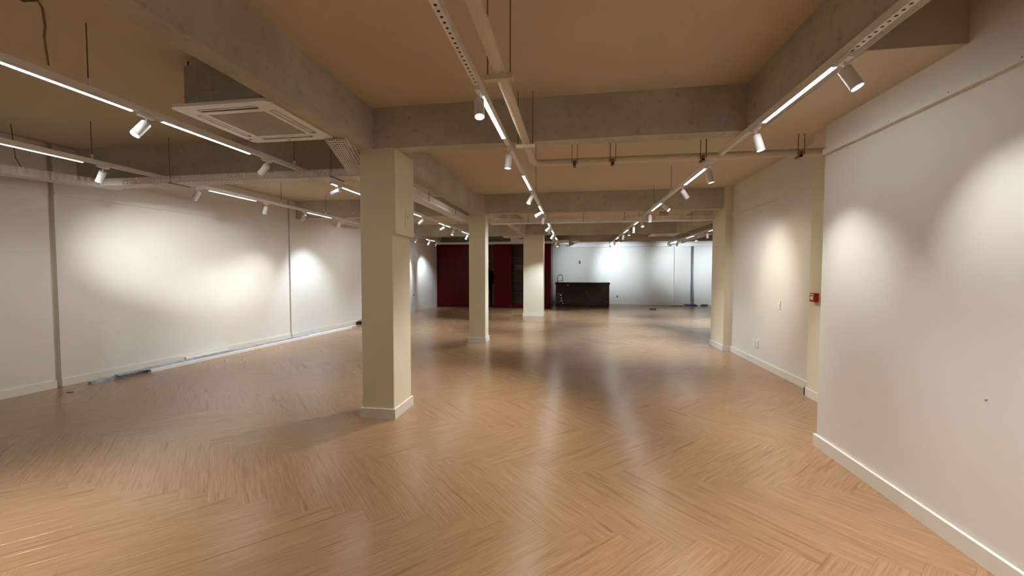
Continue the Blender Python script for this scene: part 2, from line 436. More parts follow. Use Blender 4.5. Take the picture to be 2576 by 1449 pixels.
# ------------------------------------------------------------------ tracks, tubes and spotlights
TX = dict(A=-3.20, B=-5.22, C=-0.618, D=1.468, E=3.80, F=6.40)
PHR = dict(A='the track beside the ceiling air conditioner', B='the track along the grooved wall', C='the middle track beside the pipe',
           D='the track under the side beam', E='the far track beyond the end pilaster', F='the outermost track of the far bay')
TRK = dict(A=(YB + 0.1, 12.6, (-2.2, 0.4, 2.24, 4.22, 6.5, 9.0, 10.9)), B=(YB + 0.1, 15.3, (-2.0, 0.7, 3.66, 6.52, 7.83, 10.2, 12.6, 15.0)),
           C=(YB + 0.1, 16.5, (-2.0, 0.5, 6.55, 9.6, 12.0, 15.0)), D=(YB + 0.1, 17.15, (4.85, 6.48, 7.83, 9.6, 12.1, 15.0)), E=(10.9, 17.1, (11.2, 13.9, 16.6)), F=(12.0, 17.2, (12.5, 16.5)))
ZT0, ZT1 = 2.692, 2.732
for k, (y0, y1, rods) in TRK.items():
    x = TX[k]
    t = thing('lighting_track', (x, y0, ZT0), 'long white lighting channel, ' + PHR[k], 'lighting track', 'ceiling lighting tracks')
    w = 0.020
    ch = MB().box(x - w, x - w + 0.003, y0, y1, ZT0, ZT1).box(x + w - 0.003, x + w, y0, y1, ZT0, ZT1).box(x - w, x + w, y0, y1, ZT1, ZT1 + 0.003)
    ch.build('channel', 'white', t)
    cuts = {'C': ((1.0, 2.50),), 'D': ((1.2, 2.46), (3.66, 4.62))}.get(k, ())
    pos = y0; solid = MB()
    for a, b in cuts:
        solid.box(x - w + 0.003, x + w - 0.003, pos, a, ZT0 + 0.001, ZT0 + 0.004); pos = b
        n = int((b - a) / 0.042)
        cov = MB()
        for i in range(n):          # strip of round holes: an octagon cut out of each cell
            ya = a + (b - a) * i / n; yb = a + (b - a) * (i + 1) / n; cy = (ya + yb) / 2; hw = w; r = 0.0088
            outer = [(x - hw, ya), (x, ya), (x + hw, ya), (x + hw, cy), (x + hw, yb), (x, yb), (x - hw, yb), (x - hw, cy)]
            inner = [(x + r * math.cos(math.radians(225 + 45 * q)), cy + r * math.sin(math.radians(225 + 45 * q))) for q in range(8)]
            vs = [(p[0], p[1], ZT0 - 0.002) for p in outer + inner] + [(p[0], p[1], ZT0 + 0.001) for p in inner]
            fs = [(q, 8 + q, 8 + (q + 1) % 8, (q + 1) % 8) for q in range(8)] + [(8 + q, 16 + q, 16 + (q + 1) % 8, 8 + (q + 1) % 8) for q in range(8)]
            cov.add(vs, fs)
        cov.build('perforated_cover', 'white', t)
        MB().box(x - w + 0.003, x + w - 0.003, a, b, ZT0 + 0.006, ZT0 + 0.008).build('hole_shade', 'dark', t)  # dark strip painting the channel's inner shade behind the round holes
    solid.box(x - w + 0.003, x + w - 0.003, pos, y1, ZT0 + 0.001, ZT0 + 0.004).build('conductor_strip', 'white', t)
    for ry in rods:
        h = MB().box(x - 0.012, x + 0.012, ry - 0.004, ry + 0.004, ZT1 + 0.003, ZT1 + 0.055).build('hanger', 'white', t)
        MB().tube([(x, ry, ZT1 + 0.045), (x, ry, CEIL + 0.003)], 0.004, 6).build('threaded_rod', 'steel', h)
    if k == 'D':
        for ry in (-2.0, 0.2, 2.2, 3.0, 3.7):
            MB().box(x + 0.012, x + 0.045, ry - 0.01, ry + 0.01, ZT1 + 0.003, BB + 0.006).build('clip', 'steel', t)

ORD = ['first', 'second', 'third', 'fourth', 'fifth', 'sixth', 'seventh', 'eighth', 'ninth', 'tenth', 'eleventh', 'twelfth', 'thirteenth', 'fourteenth', 'fifteenth']
TUBES = dict(A=[-2.9, -0.7, 1.63, 2.70, 4.91, 7.20, 9.20, 11.20], B=[-2.6, 0.5, 2.70, 5.06, 7.14, 9.4, 11.63, 13.64], C=[-2.6, -0.3, 2.63, 4.85, 7.11, 9.35, 11.3, 13.6],
             D=[-2.6, -0.2, 2.57, 4.82, 7.10, 9.32, 11.4, 13.65, 15.9], E=[11.25, 13.55, 15.75])
NEAR_Y = dict(A=1.5, B=2.6, C=2.0, D=2.2, E=0)
def tube_mesh():
    mb = MB(); L_, n = 0.88, 9          # downward lens: a shallow half ellipse in an opaque batten
    ys = [0.012, 0.022, L_ - 0.022, L_ - 0.012]; rs = [0.75, 1.0, 1.0, 0.75]
    vs, fs = [], []
    for y, q in zip(ys, rs):
        for k in range(n + 1):
            a = math.pi * k / n
            vs.append((q * 0.0155 * math.cos(a), y, -q * 0.0045 * math.sin(a)))
    m = n + 1
    for i in range(3):
        for k in range(n): fs.append((i * m + k, i * m + k + 1, (i + 1) * m + k + 1, (i + 1) * m + k))
    fs += [tuple(range(n, -1, -1)), tuple(3 * m + k for k in range(m))]
    return mb.add(vs, fs).mesh('diffuser', 'tube', True)
TM = tube_mesh()
BM_ = MB().box(-0.0175, 0.0175, 0.0, 0.88, 0.0, 0.0125).box(-0.0175, 0.0175, 0.0, 0.012, -0.005, 0.0).box(-0.0175, 0.0175, 0.868, 0.88, -0.005, 0.0).mesh('batten', 'white')
for k, ys in TUBES.items():
    q = 0; qb = 0
    for y in ys:
        if y >= NEAR_Y[k] - 1.2:
            lab = 'glowing white tube light, %s from the camera along %s' % (ORD[q], PHR[k]); q += 1
        else:
            lab = 'glowing tube light behind the viewer, %s along %s' % (ORD[qb], PHR[k]); qb += 1
        t = thing('tube_light', (TX[k], y, 2.679), lab, 'tube light', 'tube lights on the tracks')
        for nm, me in (('diffuser', TM), ('batten', BM_)):
            o = bpy.data.objects.new(nm, me); COL.objects.link(o); o.parent = t

# spotlight: adapter on the track, arm, barrel with lens
def barrel_meshes():
    R_, Lb = 0.0325, 0.135
    prof = [(0.0, 0.0), (0.026, 0.0), (0.0325, -0.006), (R_, -Lb + 0.008), (R_ + 0.0015, -Lb + 0.006), (R_ + 0.0015, -Lb), (R_ - 0.003, -Lb), (R_ - 0.004, -Lb + 0.012)]
    b = MB().lathe(prof, n=24).mesh('barrel', 'white', True)
    l = MB().lathe([(0.0, -Lb + 0.006), (0.012, -Lb + 0.0055), (0.0285, -Lb + 0.009)], n=20).mesh('lens', 'lens', True)
    return b, l
BAR, LENS = barrel_meshes()
ADP = MB().box(-0.016, 0.016, -0.055, 0.055, -0.026, 0.0).box(-0.011, 0.011, 0.030, 0.042, -0.032, -0.026).mesh('adapter', 'white')
def spot(k, y, d, label, col=(1, 0.96, 0.89), power=1.0, size=76, blend=1.0, zp=2.625, x=None):
    x = TX[k] if x is None else x
    d = Vector(d).normalized()
    t = thing('spotlight', (x, y, ZT0 - 0.002), label, 'spotlight', 'spotlights on the tracks')
    a = bpy.data.objects.new('adapter', ADP); COL.objects.link(a); a.parent = t
    piv = Vector((0, 0, zp - ZT0))
    side = Vector((-d.y, d.x, 0)); side = side.normalized() if side.length > 1e-3 else Vector((0, 1, 0))
    arm = MB().tube([(0, 0.0, -0.024), (0, 0.0, piv.z + 0.012), piv + d * 0.012], 0.0062, 8)
    o = bpy.data.objects.new('arm', arm.mesh('arm', 'white', True)); COL.objects.link(o); o.parent = t
    q = d.to_track_quat('-Z', 'Y')
    b = bpy.data.objects.new('barrel', BAR); COL.objects.link(b); b.parent = t; b.location = piv - d * 0.004; b.rotation_mode = 'QUATERNION'; b.rotation_quaternion = q
    l = bpy.data.objects.new('lens', LENS); COL.objects.link(l); l.parent = b
    ld = bpy.data.lights.new('spot_beam', 'SPOT'); ld.energy = SPOT_W * power; ld.color = col; ld.spot_size = math.radians(size); ld.spot_blend = blend; ld.shadow_soft_size = 0.022
    lo = bpy.data.objects.new('spot_beam', ld); COL.objects.link(lo); lo.parent = t
    lo.location = piv + d * 0.140; lo.rotation_mode = 'QUATERNION'; lo.rotation_quaternion = q
    return t
def aim(k, y, tgt, zp=2.60): return (tgt[0] - TX[k], tgt[1] - y, tgt[2] - zp)
WARM = (1.0, 0.90, 0.66); COOL = (0.77, 0.90, 1.0); NEU = (1, 0.985, 0.955)
SP = dict(
 A=[(2.60, (-0.12, -0.56, -0.83), NEU, 0.6), (3.80, (-0.80, 0.28, -0.52), NEU, 0.15), (5.10, (-0.92, 0.25, -0.22), NEU, 0.12), (8.20, (-0.80, 0.15, -0.58), NEU, 0.5), (9.63, (-0.88, 0.2, -0.40), NEU, 0.5), (10.42, (-0.25, -0.42, -0.86), COOL, 1), (11.85, (-0.4, -0.3, -0.86), COOL, 1)],
 B=[(3.76, (-0.55, 0.05, -0.83), NEU, 0.10), (4.91, (-0.66, 0.10, -0.74), NEU, 0.12), (6.16, (-0.40, 0.15, -0.90), NEU, 0.5), (7.15, (-0.50, 0.05, -0.86), NEU, 0.55), (8.34, (-0.52, 0.2, -0.82), COOL, 0.7), (12.86, (-0.5, -0.3, -0.82), COOL, 0.8), (14.02, (-0.4, -0.35, -0.83), COOL, 1.1), (14.75, (-0.40, 0.35, -0.84), COOL, 0.7)],
 C=[(2.58, (0.10, -0.30, -0.95), NEU, 0.35), (3.80, (-0.10, 0.0, -1.0), NEU, 0.9), (5.90, (-0.34, -0.40, -0.85), NEU, 1.3), (7.58, (-0.75, -0.45, -0.48), NEU, 1.0), (8.22, (-0.20, 0.25, -0.95), COOL, 1), (10.10, (-0.55, -0.60, -0.58), COOL, 1), (10.42, (-0.25, 0.45, -0.86), COOL, 1), (12.1, (-0.5, -0.4, -0.76), COOL, 1), (12.55, (-0.25, 0.35, -0.9), COOL, 1), (14.75, (-0.5, 0.1, -0.86), COOL, 1), (15.6, (-0.1, -0.4, -0.9), COOL, 1), (16.4, aim('C', 16.4, (0.5, 19.4, 1.75)), COOL, 1.0)],
 D=[(2.50, (0.36, -0.26, -0.90), NEU, 0.27), (3.58, (0.25, -0.12, -0.96), NEU, 0.45), (4.75, (0.22, -0.05, -0.97), NEU, 1), (5.82, (1.51, 1.25, -1.6), NEU, 0.6), (7.03, (1.51, -1.0, -1.6), WARM, 0.45), (8.18, (0.0, 0.0, -1), COOL, 1), (9.18, (0.12, -0.45, -0.88), COOL, 1), (10.32, (-0.04, -0.1, -1), COOL, 1), (11.1, (-0.1, -0.2, -0.97), COOL, 1), (12.45, (-0.1, 0.1, -0.98), COOL, 1), (13.58, (-0.1, -0.2, -0.97), COOL, 1), (15.0, (-0.1, 0.0, -1), COOL, 1), (17.04, aim('D', 17.04, (2.2, 19.4, 1.8)), COOL, 1.35)],
 E=[(12.3, (0.1, 0.0, -1), COOL, 1), (13.42, (0.1, -0.3, -0.95), COOL, 1), (14.95, (0.1, -0.5, -0.85), COOL, 1), (15.65, (-0.1, 0.1, -1), COOL, 1), (16.85, aim('E', 16.85, (4.95, 19.3, 1.9)), COOL, 1.35)])
for k, l in SP.items():
    for q, (y, d, c, pw) in enumerate(l):
        spot(k, y, d, 'white spotlight, %s from the camera along %s' % (ORD[q], PHR[k]), c, pw * (1.45 if c is COOL else 1.0))
# lamps on the stretch of track behind the viewer
spot('A', -0.95, aim('A', -0.95, (-6.5, 5.75, 1.70)), 'white spotlight behind the viewer aimed at the grooved wall', (1, 0.985, 0.97), 14.0, 16, 1.0)
spot('A', 0.9, (0.08, 0.25, -1), 'white spotlight behind the viewer beside the air conditioner track', NEU, 1.7)
spot('C', 1.35, (-0.15, -0.1, -1), 'white spotlight on the middle track just above the viewer', NEU, 0.25)
spot('C', -1.2, (0.1, 0.1, -1), 'white spotlight on the middle track behind the viewer', NEU, 0.5)
spot('D', 1.0, (-0.15, 0.45, -0.9), 'white spotlight on the side track behind the viewer', NEU, 2.0)
spot('C', 0.25, (0.25, 0.4, -0.9), 'added unseen spotlight on the middle track straight over the viewer', NEU, 0.2)  # unseen lamp added to brighten the foreground floor
spot('B', 1.3, (-0.4, 0.1, -0.9), 'white spotlight at the start of the grooved wall track', NEU, 0.10)
spot('B', 2.55, (-0.5, 0.1, -0.85), 'white spotlight at the edge of the grooved wall track', NEU, 0.08)
# bay beyond the end pilaster
spot('F', 17.0, aim('F', 17.0, (6.5, 19.4, 1.6)), 'white spotlight lighting the wall behind the end pilaster', COOL, 1.3)

# ------------------------------------------------------------------ ceiling cassettes
def cassette(cx, cy, sz, zb, body_h, label, detail=True):
    t = thing('ceiling_air_conditioner', (cx, cy, zb), label, 'air conditioner', 'ceiling cassette air conditioners')
    h = sz / 2; q = sz / 0.84
    # panel: frame ring with four louvre slots, built as strips around them
    a0, a1 = 0.070 * q, 0.125 * q      # slot band measured from the edge
    g = 0.170 * q                      # grille edge
    zt = zb + 0.022
    fr = MB()
    def rect(x0, x1, y0, y1, z0=zb, z1=zt): fr.box(cx + x0, cx + x1, cy + y0, cy + y1, z0, z1)
    c = 0.03 * q
    ringo = [(-h + c, -h), (h - c, -h), (h, -h + c), (h, h - c), (h - c, h), (-h + c, h), (-h, h - c), (-h, -h + c)]
    # outer lip
    s = h - a0
    for (x0, x1, y0, y1) in ((-s, s, -h, -s), (-s, s, s, h), (-h, -s, -s, s), (s, h, -s, s)): rect(x0, x1, y0, y1)
    for sx in (-1, 1):
        for sy in (-1, 1):
            fr.prism([(cx + sx * s, cy + sy * s), (cx + sx * h, cy + sy * s), (cx + sx * h, cy + sy * (h - c)), (cx + sx * (h - c), cy + sy * h), (cx + sx * s, cy + sy * h)][::(1 if sx * sy > 0 else -1)], zb, zt)
    s2, e = h - a1, h - 0.20 * q
    lw = h - 0.165 * q                  # half length of slots
    for sg in (-1, 1):                 # corners of the slot band
        for x0, x1 in ((-s, -lw), (lw, s)):
            fr.box(cx + x0, cx + x1, cy + min(sg * s2, sg * s), cy + max(sg * s2, sg * s), zb, zt)
            fr.box(cx + min(sg * s2, sg * s), cx + max(sg * s2, sg * s), cy + max(x0, -s2) if x0 < 0 else cy + x0, cy + x1 if x0 < 0 else cy + min(x1, s2), zb, zt)
    gi = h - g
    for (x0, x1, y0, y1) in ((-s2, s2, -s2, -gi), (-s2, s2, gi, s2), (-s2, -gi, -gi, gi), (gi, s2, -gi, gi)): rect(x0, x1, y0, y1)
    o = fr.build('panel', 'acw', t)
    for nm, x0, x1, y0, y1 in (('louvre', -lw, lw, s2, s), ('louvre', -lw, lw, -s, -s2), ('louvre', s2, s, -lw, lw), ('louvre', -s, -s2, -lw, lw)):
        m_ = 0.013 * q
        MB().box(cx + x0 + m_, cx + x1 - m_, cy + y0 + m_, cy + y1 - m_ * 2.0, zb + 0.001, zb + 0.005).build(nm, 'acw', t)
    MB().box(cx - h + 0.06, cx + h - 0.06, cy - h + 0.06, cy + h - 0.06, zb + 0.0085, zt + 0.01).build('air_duct', 'dark', t)  # no real duct: dark sheet painting the shade behind the louvre slots
    gr = MB().box(cx - gi, cx + gi, cy - gi, cy + gi, zb + 0.005, zb + 0.0085).build('grille', 'grille', t)
    if detail:
        n = 34
        sl = MB()
        for i in range(n):
            y = cy - gi + (i + 0.5) * 2 * gi / n
            sl.box(cx - gi, cx + gi, y - 0.003, y + 0.003, zb + 0.001, zb + 0.005)
        so = sl.build('grille_bars', 'grille', gr); so['kind'] = 'stuff'
        MB().box(cx - 0.05, cx - 0.02, cy + h - 0.035, cy + h - 0.025, zb - 0.002, zb + 0.004).build('sensor_slot', 'dark', t)
        MB().box(cx - h + 0.03, cx - h + 0.05, cy + h * 0.72, cy + h * 0.72 + 0.02, zb - 0.002, zb + 0.004).build('sensor_slot', 'dark', t)
    bh = h - 0.045
    body = MB().bevbox(cx - bh, cx + bh, cy - bh, cy + bh, zt + 0.01, zt + body_h, 0.05).build('casing', 'galv', t)
    if detail:
        f = MB(); y = cy - bh - 0.003
        f.box(cx - bh * 0.55, cx + bh * 0.55, y, y + 0.006, zt + 0.11, zt + 0.20).build('access_plate', 'galv', t)
        for sx in (-1, 1):
            for sy in (-1, 1):
                x, yy = cx + sx * (bh + 0.02), cy + sy * (bh - 0.10)
                ear = MB().box(x - 0.025, x + 0.025, yy - 0.02, yy + 0.02, zt + 0.105, zt + 0.11).build('lug', 'steel', t)
                MB().tube([(x, yy, zt + 0.09), (x, yy, CEIL + 0.003)], 0.005, 6).build('threaded_rod', 'steel', ear)
    return t
cassette(-2.605, 3.03, 0.83, 2.735, 0.30, 'square white ceiling air conditioner beside the near concrete beam')
cassette(2.92, 13.86, 0.83, 2.735, 0.28, 'distant ceiling air conditioner over the bright far bay', False)
cassette(-2.12, 13.85, 0.66, 2.735, 0.28, 'distant ceiling air conditioner beside the far wide pillar', False)

# ------------------------------------------------------------------ perforated cable trays
def perf(o, u, v, pitch_u, rows, name, parent, mu=0.45, mv=0.5):
    nu = max(2, int(Vector(u).length / pitch_u))
    return MB().quadgrid_holes(o, u, v, nu, rows, mu, mv).build(name, 'trayw', parent)
t = thing('cable_tray', (-4.0, 4.26, 2.60), 'long perforated white cable tray running from the nearest pillar', 'cable tray', 'perforated cable trays')
perf((-5.62, 4.26, 2.60), (3.075, 0, 0), (0, 0, 0.085), 0.045, 3, 'side_panel', t)
perf((-5.62, 4.45, 2.60), (3.075, 0, 0), (0, 0, 0.085), 0.045, 3, 'side_panel', t)
perf((-5.62, 4.26, 2.60), (3.075, 0, 0), (0, 0.19, 0), 0.045, 4, 'bottom_panel', t)
MB().box(-2.575, -2.546, 4.252, 4.26, 2.597, 2.688).build('joint_plate', 'trayw', t)
for x in (-4.9, -2.75):
    h = MB().box(x - 0.012, x + 0.012, 4.22, 4.49, 2.588, 2.598).build('support_bar', 'steel', t)
    MB().tube([(x, 4.235, 2.585), (x, 4.235, CEIL + 0.003)], 0.0035, 6).build('threaded_rod', 'steel', h)
t = thing('cable_tray', (-6.1, 4.0, 2.59), 'perforated white cable tray slanting along the grooved wall', 'cable tray', 'perforated cable trays')
pa_, pb_ = Vector((-6.58, 2.30, 2.585)), Vector((-5.93, 4.47, 2.585))
u_ = pb_ - pa_; nrm = Vector((u_.y, -u_.x, 0)).normalized()
perf(pa_, u_, (0, 0, 0.10), 0.06, 4, 'side_panel', t, 0.42, 0.6)
perf(pa_ - nrm * 0.16, u_, (0, 0, 0.10), 0.06, 4, 'side_panel', t, 0.42, 0.6)
perf(pa_ - nrm * 0.16, u_, nrm * 0.16, 0.06, 3, 'bottom_panel', t, 0.42, 0.6)
jp = pa_ + u_ * 0.61
MB().hexa([jp + nrm * 0.001 + Vector(q) for q in ()] or [tuple(jp + u_.normalized() * a + nrm * b + Vector((0, 0, c))) for c in (0, 0.102) for a, b in ((0, 0.0005), (0.05, 0.0005), (0.05, 0.005), (0, 0.005))]).build('joint_plate', 'trayw', t)
hb = MB().tube([jp + Vector((0.01, 0.03, 0.09)), jp + Vector((-0.02, 0.0, 0.20)), jp + Vector((-0.03, -0.02, CEIL - 2.585 + 0.003))], 0.005, 6).build('hanger', 'steel', t)
MB().box(-5.96, -5.62, 4.25, 4.46, 2.596, 2.684).build('elbow', 'trayw', t)
t = thing('cable_tray', (-2.35, 3.8, 2.62), 'short sloping perforated cover rising to the ceiling air conditioner', 'cable tray', 'perforated cable trays')
q0, q1, q2, q3 = Vector((-2.53, 4.25, 2.605)), Vector((-2.36, 4.25, 2.605)), Vector((-2.10, 3.43, 2.715)), Vector((-2.27, 3.41, 2.715))
perf(q0, q3 - q0, q1 - q0, 0.042, 7, 'bottom_panel', t, 0.42, 0.38)
perf(q1, q2 - q1, Vector((0.05, 0.03, 0.075)), 0.042, 3, 'side_panel', t, 0.42, 0.5)
perf(q0, q3 - q0, Vector((-0.005, 0.0, 0.06)), 0.042, 2, 'side_panel', t, 0.42, 0.5)
MB().box(-2.54, -2.17, 4.25, 4.50, 2.592, 2.60).build('base_plate', 'trayw', t)
t = thing('cable_tray', (-2.35, 6.3, 2.60), 'ribbed white cable tray between the nearest and middle pillars', 'cable tray', 'perforated cable trays')
MB().box(-2.455, -2.262, 4.50, 8.42, 2.60, 2.604).build('bottom_panel', 'trayw', t)
for i in range(4):
    MB().box(-2.268 - 0.0 * i, -2.258, 4.50, 8.42, 2.606 + i * 0.028, 2.606 + i * 0.028 + 0.018).build('rib', 'trayw', t)
MB().box(-2.278, -2.272, 4.50, 8.42, 2.604, 2.716).build('side_panel', 'trayw', t)
MB().box(-2.455, -2.450, 4.50, 8.42, 2.604, 2.69).build('side_panel', 'trayw', t)
for y in (6.0, 7.4):
    MB().tube([(-2.24, y, 2.60), (-2.24, y, 2.76), (-2.20, y, 2.80)], 0.004, 6).build('hanger', 'steel', t)
t = thing('cable_tray', (0.5, 8.78, 2.60), 'far perforated white cable tray crossing behind the second concrete beam', 'cable tray', 'perforated cable trays')
perf((-1.86, 8.78, 2.602), (4.70, 0, 0), (0, 0, 0.078), 0.045, 3, 'side_panel', t, 0.4, 0.5)
MB().box(-1.86, 2.84, 8.78, 8.98, 2.590, 2.602).build('bottom_panel', 'trayw', t)
perf((-1.86, 8.98, 2.602), (4.70, 0, 0), (0, 0, 0.078), 0.045, 3, 'side_panel', t, 0.4, 0.5)
for x in (-1.0, 0.2, 1.05, 2.4):
    MB().tube([(x, 8.772, 2.592), (x, 8.772, CEIL + 0.003)], 0.005, 6).build('hanger', 'steel', t)

# ------------------------------------------------------------------ sprinkler pipe
PZ, PR, PX, PY = 2.700, 0.036, -0.445, 4.42
t = thing('ceiling_pipe', (PX, 2.0, PZ), 'beige painted pipe running towards the viewer under the near beam', 'pipe')
t2 = thing('ceiling_pipe', (1.0, PY, PZ), 'beige painted pipe crossing behind the nearest concrete cross beam', 'pipe')
o = MB().tube([(PX, YB, PZ), (PX, PY - 0.09, PZ), (PX + 0.008, PY - 0.045, PZ), (PX + 0.035, PY - 0.012, PZ), (PX + 0.075, PY, PZ)], PR, 20).build('run', 'pipe', t); smooth_angle(o)
o = MB().tube([(PX + 0.075, PY, PZ), (2.985, PY, PZ)], PR, 20).build('run', 'pipe', t2); smooth_angle(o)
for y in (2.36, 3.66):
    b = MB().box(PX - 0.085, PX + 0.085, y - 0.02, y + 0.02, PZ - PR - 0.03, PZ - PR).build('bracket', 'pipe', t)
    for sx in (-1, 1):
        MB().tube([(PX + sx * 0.068, y, PZ - PR - 0.03), (PX + sx * 0.068, y, CEIL + 0.003)], 0.0042, 6).build('threaded_rod', 'rust', b)
for y in (0.5, -1.5):
    b = MB().box(PX - 0.085, PX + 0.085, y - 0.02, y + 0.02, PZ - PR - 0.03, PZ - PR).build('bracket', 'pipe', t)
MB().tube([(PX - 0.05, 5.2, CEIL + 0.003), (PX - 0.05, 5.2, 2.80)], 0.004, 6).build('threaded_rod', 'rust', t2)
for x in (0.0, 0.40, 1.30, 2.21):
    b = MB().box(x - 0.014, x + 0.014, PY - 0.05, PY + 0.05, PZ - PR - 0.016, PZ - PR).box(x - 0.014, x + 0.014, PY - 0.05, PY - 0.042, PZ - PR - 0.02, PZ).build('clamp', 'rust', t2)
    for sx in (-1, 1):
        MB().tube([(x + sx * 0.028, PY - 0.045, PZ - 0.03), (x + sx * 0.028, PY - 0.045, CEIL + 0.003)], 0.0038, 6).build('threaded_rod', 'rust', b)
tag(MB().tube([(-3.30, 1.85, 3.141), (-3.31, 2.0, 3.141), (-3.22, 2.01, 3.141), (-3.28, 2.07, 3.141), (-3.5, 2.22, 3.141), (-3.67, 2.32, 3.141), (-4.13, 2.63, 3.141)], 0.006, 6).build('ceiling_cable', 'rust'),
    'thin rusty cable fixed along the beige ceiling', 'cable')

# ------------------------------------------------------------------ wall fittings
t = thing('light_switch', (2.98, 6.36, 1.02), 'cream light switch on the recessed side wall', 'light switch')
bevel(MB().box(2.970, 2.981, 6.318, 6.402, 0.962, 1.086).build('plate', 'switch', t), 0.003)
bevel(MB().box(2.965, 2.971, 6.34, 6.38, 0.995, 1.05).build('rocker', 'switch', t), 0.002)
for i, (y, n) in enumerate(((7.135, 'farther'), (7.03, 'nearer'))):
    t = thing('wall_socket', (2.98, y, 0.34), '%s of two small cream sockets above the baseboard' % n, 'socket', 'sockets on the recessed wall')
    bevel(MB().box(2.968, 2.981, y - 0.04, y + 0.04, 0.278, 0.402).build('plate', 'switch', t), 0.003)
    MB().box(2.9655, 2.969, y - 0.018, y + 0.018, 0.32, 0.36).build('insert', 'switch', t)
    MB().box(2.9648, 2.9658, y - 0.008, y + 0.008, 0.338, 0.343).build('slot', 'dark', t)
t = thing('fire_alarm', (2.82, 5.17, 1.21), 'small red fire alarm call point on the pilaster', 'fire alarm')
bevel(MB().box(2.772, 2.821, 5.125, 5.225, 1.160, 1.262).build('housing', 'redp', t), 0.004)
MB().box(2.769, 2.773, 5.145, 5.205, 1.185, 1.225).build('button_plate', 'sheet', t)
MB().box(2.769, 2.773, 5.14, 5.21, 1.235, 1.25).build('nameplate', 'sheet', t)
t = thing('blank_plate', (-1.772, 4.0, 2.2), 'blank cover plate on the upper casing of the nearest pillar', 'cover plate')
bevel(MB().box(-1.773, -1.766, 4.03, 4.12, 1.99, 2.17).build('plate', 'cream', t), 0.002)
MB().tube([(-1.767, 4.085, 2.09), (-1.764, 4.085, 2.09)], 0.008, 10).build('hole', 'dark', t)
t = thing('wall_switch', (0.27, YF, 1.99), 'tiny dark switch high on the far white wall', 'light switch')
MB().box(0.23, 0.31, YF - 0.012, YF + 0.001, 1.91, 2.07).build('plate', 'greyc', t)
MB().box(0.25, 0.29, YF - 0.016, YF - 0.011, 1.96, 2.02).build('rocker', 'dark', t)
for x, z, n in ((1.90, 0.34, 'lower'), (2.04, 0.37, 'upper')):
    t = thing('wall_socket', (x, YF, z), '%s grey socket on the far wall beside the bar counter' % n, 'socket', 'sockets on the far wall')
    MB().box(x - 0.035, x + 0.035, YF - 0.012, YF + 0.001, z - 0.05, z + 0.05).build('plate', 'greyc' if n == 'upper' else 'sheet', t)
    MB().box(x - 0.015, x + 0.015, YF - 0.015, YF - 0.011, z - 0.015, z + 0.015).build('insert', 'dark', t)
t = thing('wall_socket', (LW(14.25) + 0.09, 14.25, 0.65), 'grey socket on the shallow far pilaster of the grooved wall', 'socket')
MB().box(LW(14.25) + 0.08, LW(14.25) + 0.105, 14.18, 14.32, 0.58, 0.72).build('plate', 'sheet', t)
MB().box(LW(14.25) + 0.10, LW(14.25) + 0.112, 14.22, 14.28, 0.62, 0.68).build('insert', 'greyc', t)

# exit sign
t = thing('exit_sign', (1.835, 8.70, 2.69), 'clear hanging exit sign with red SAÍDA lettering behind the second beam', 'exit sign')
MB().box(1.735, 1.935, 8.70, 8.704, 2.685, 2.79).build('plate', 'sheet', t)
fc = bpy.data.curves.new('lettering', 'FONT'); fc.body = 'SAÍDA'; fc.size = 0.082; fc.align_x = 'CENTER'; fc.extrude = 0.0008; fc.offset = 0.0015
fo = bpy.data.objects.new('lettering', fc); COL.objects.link(fo)
me = bpy.data.meshes.new_from_object(fo.evaluated_get(bpy.context.evaluated_depsgraph_get()))
bpy.data.objects.remove(fo); me.materials.clear(); me.materials.append(MT['redt'])
fo = bpy.data.objects.new('lettering', me); COL.objects.link(fo); fo.parent = t
fo.location = (0.0, -0.002, 0.028); fo.rotation_euler = (math.pi / 2, 0, 0); fo.scale = (0.72, 1, 1)
MB().box(1.745, 1.925, 8.697, 8.70, 2.690, 2.698).build('underline', 'redt', t)
for x in (1.75, 1.92):
    MB().tube([(x, 8.702, 2.785), (x, 8.702, CEIL + 0.003)], 0.002, 5).build('wire', 'steel', t)

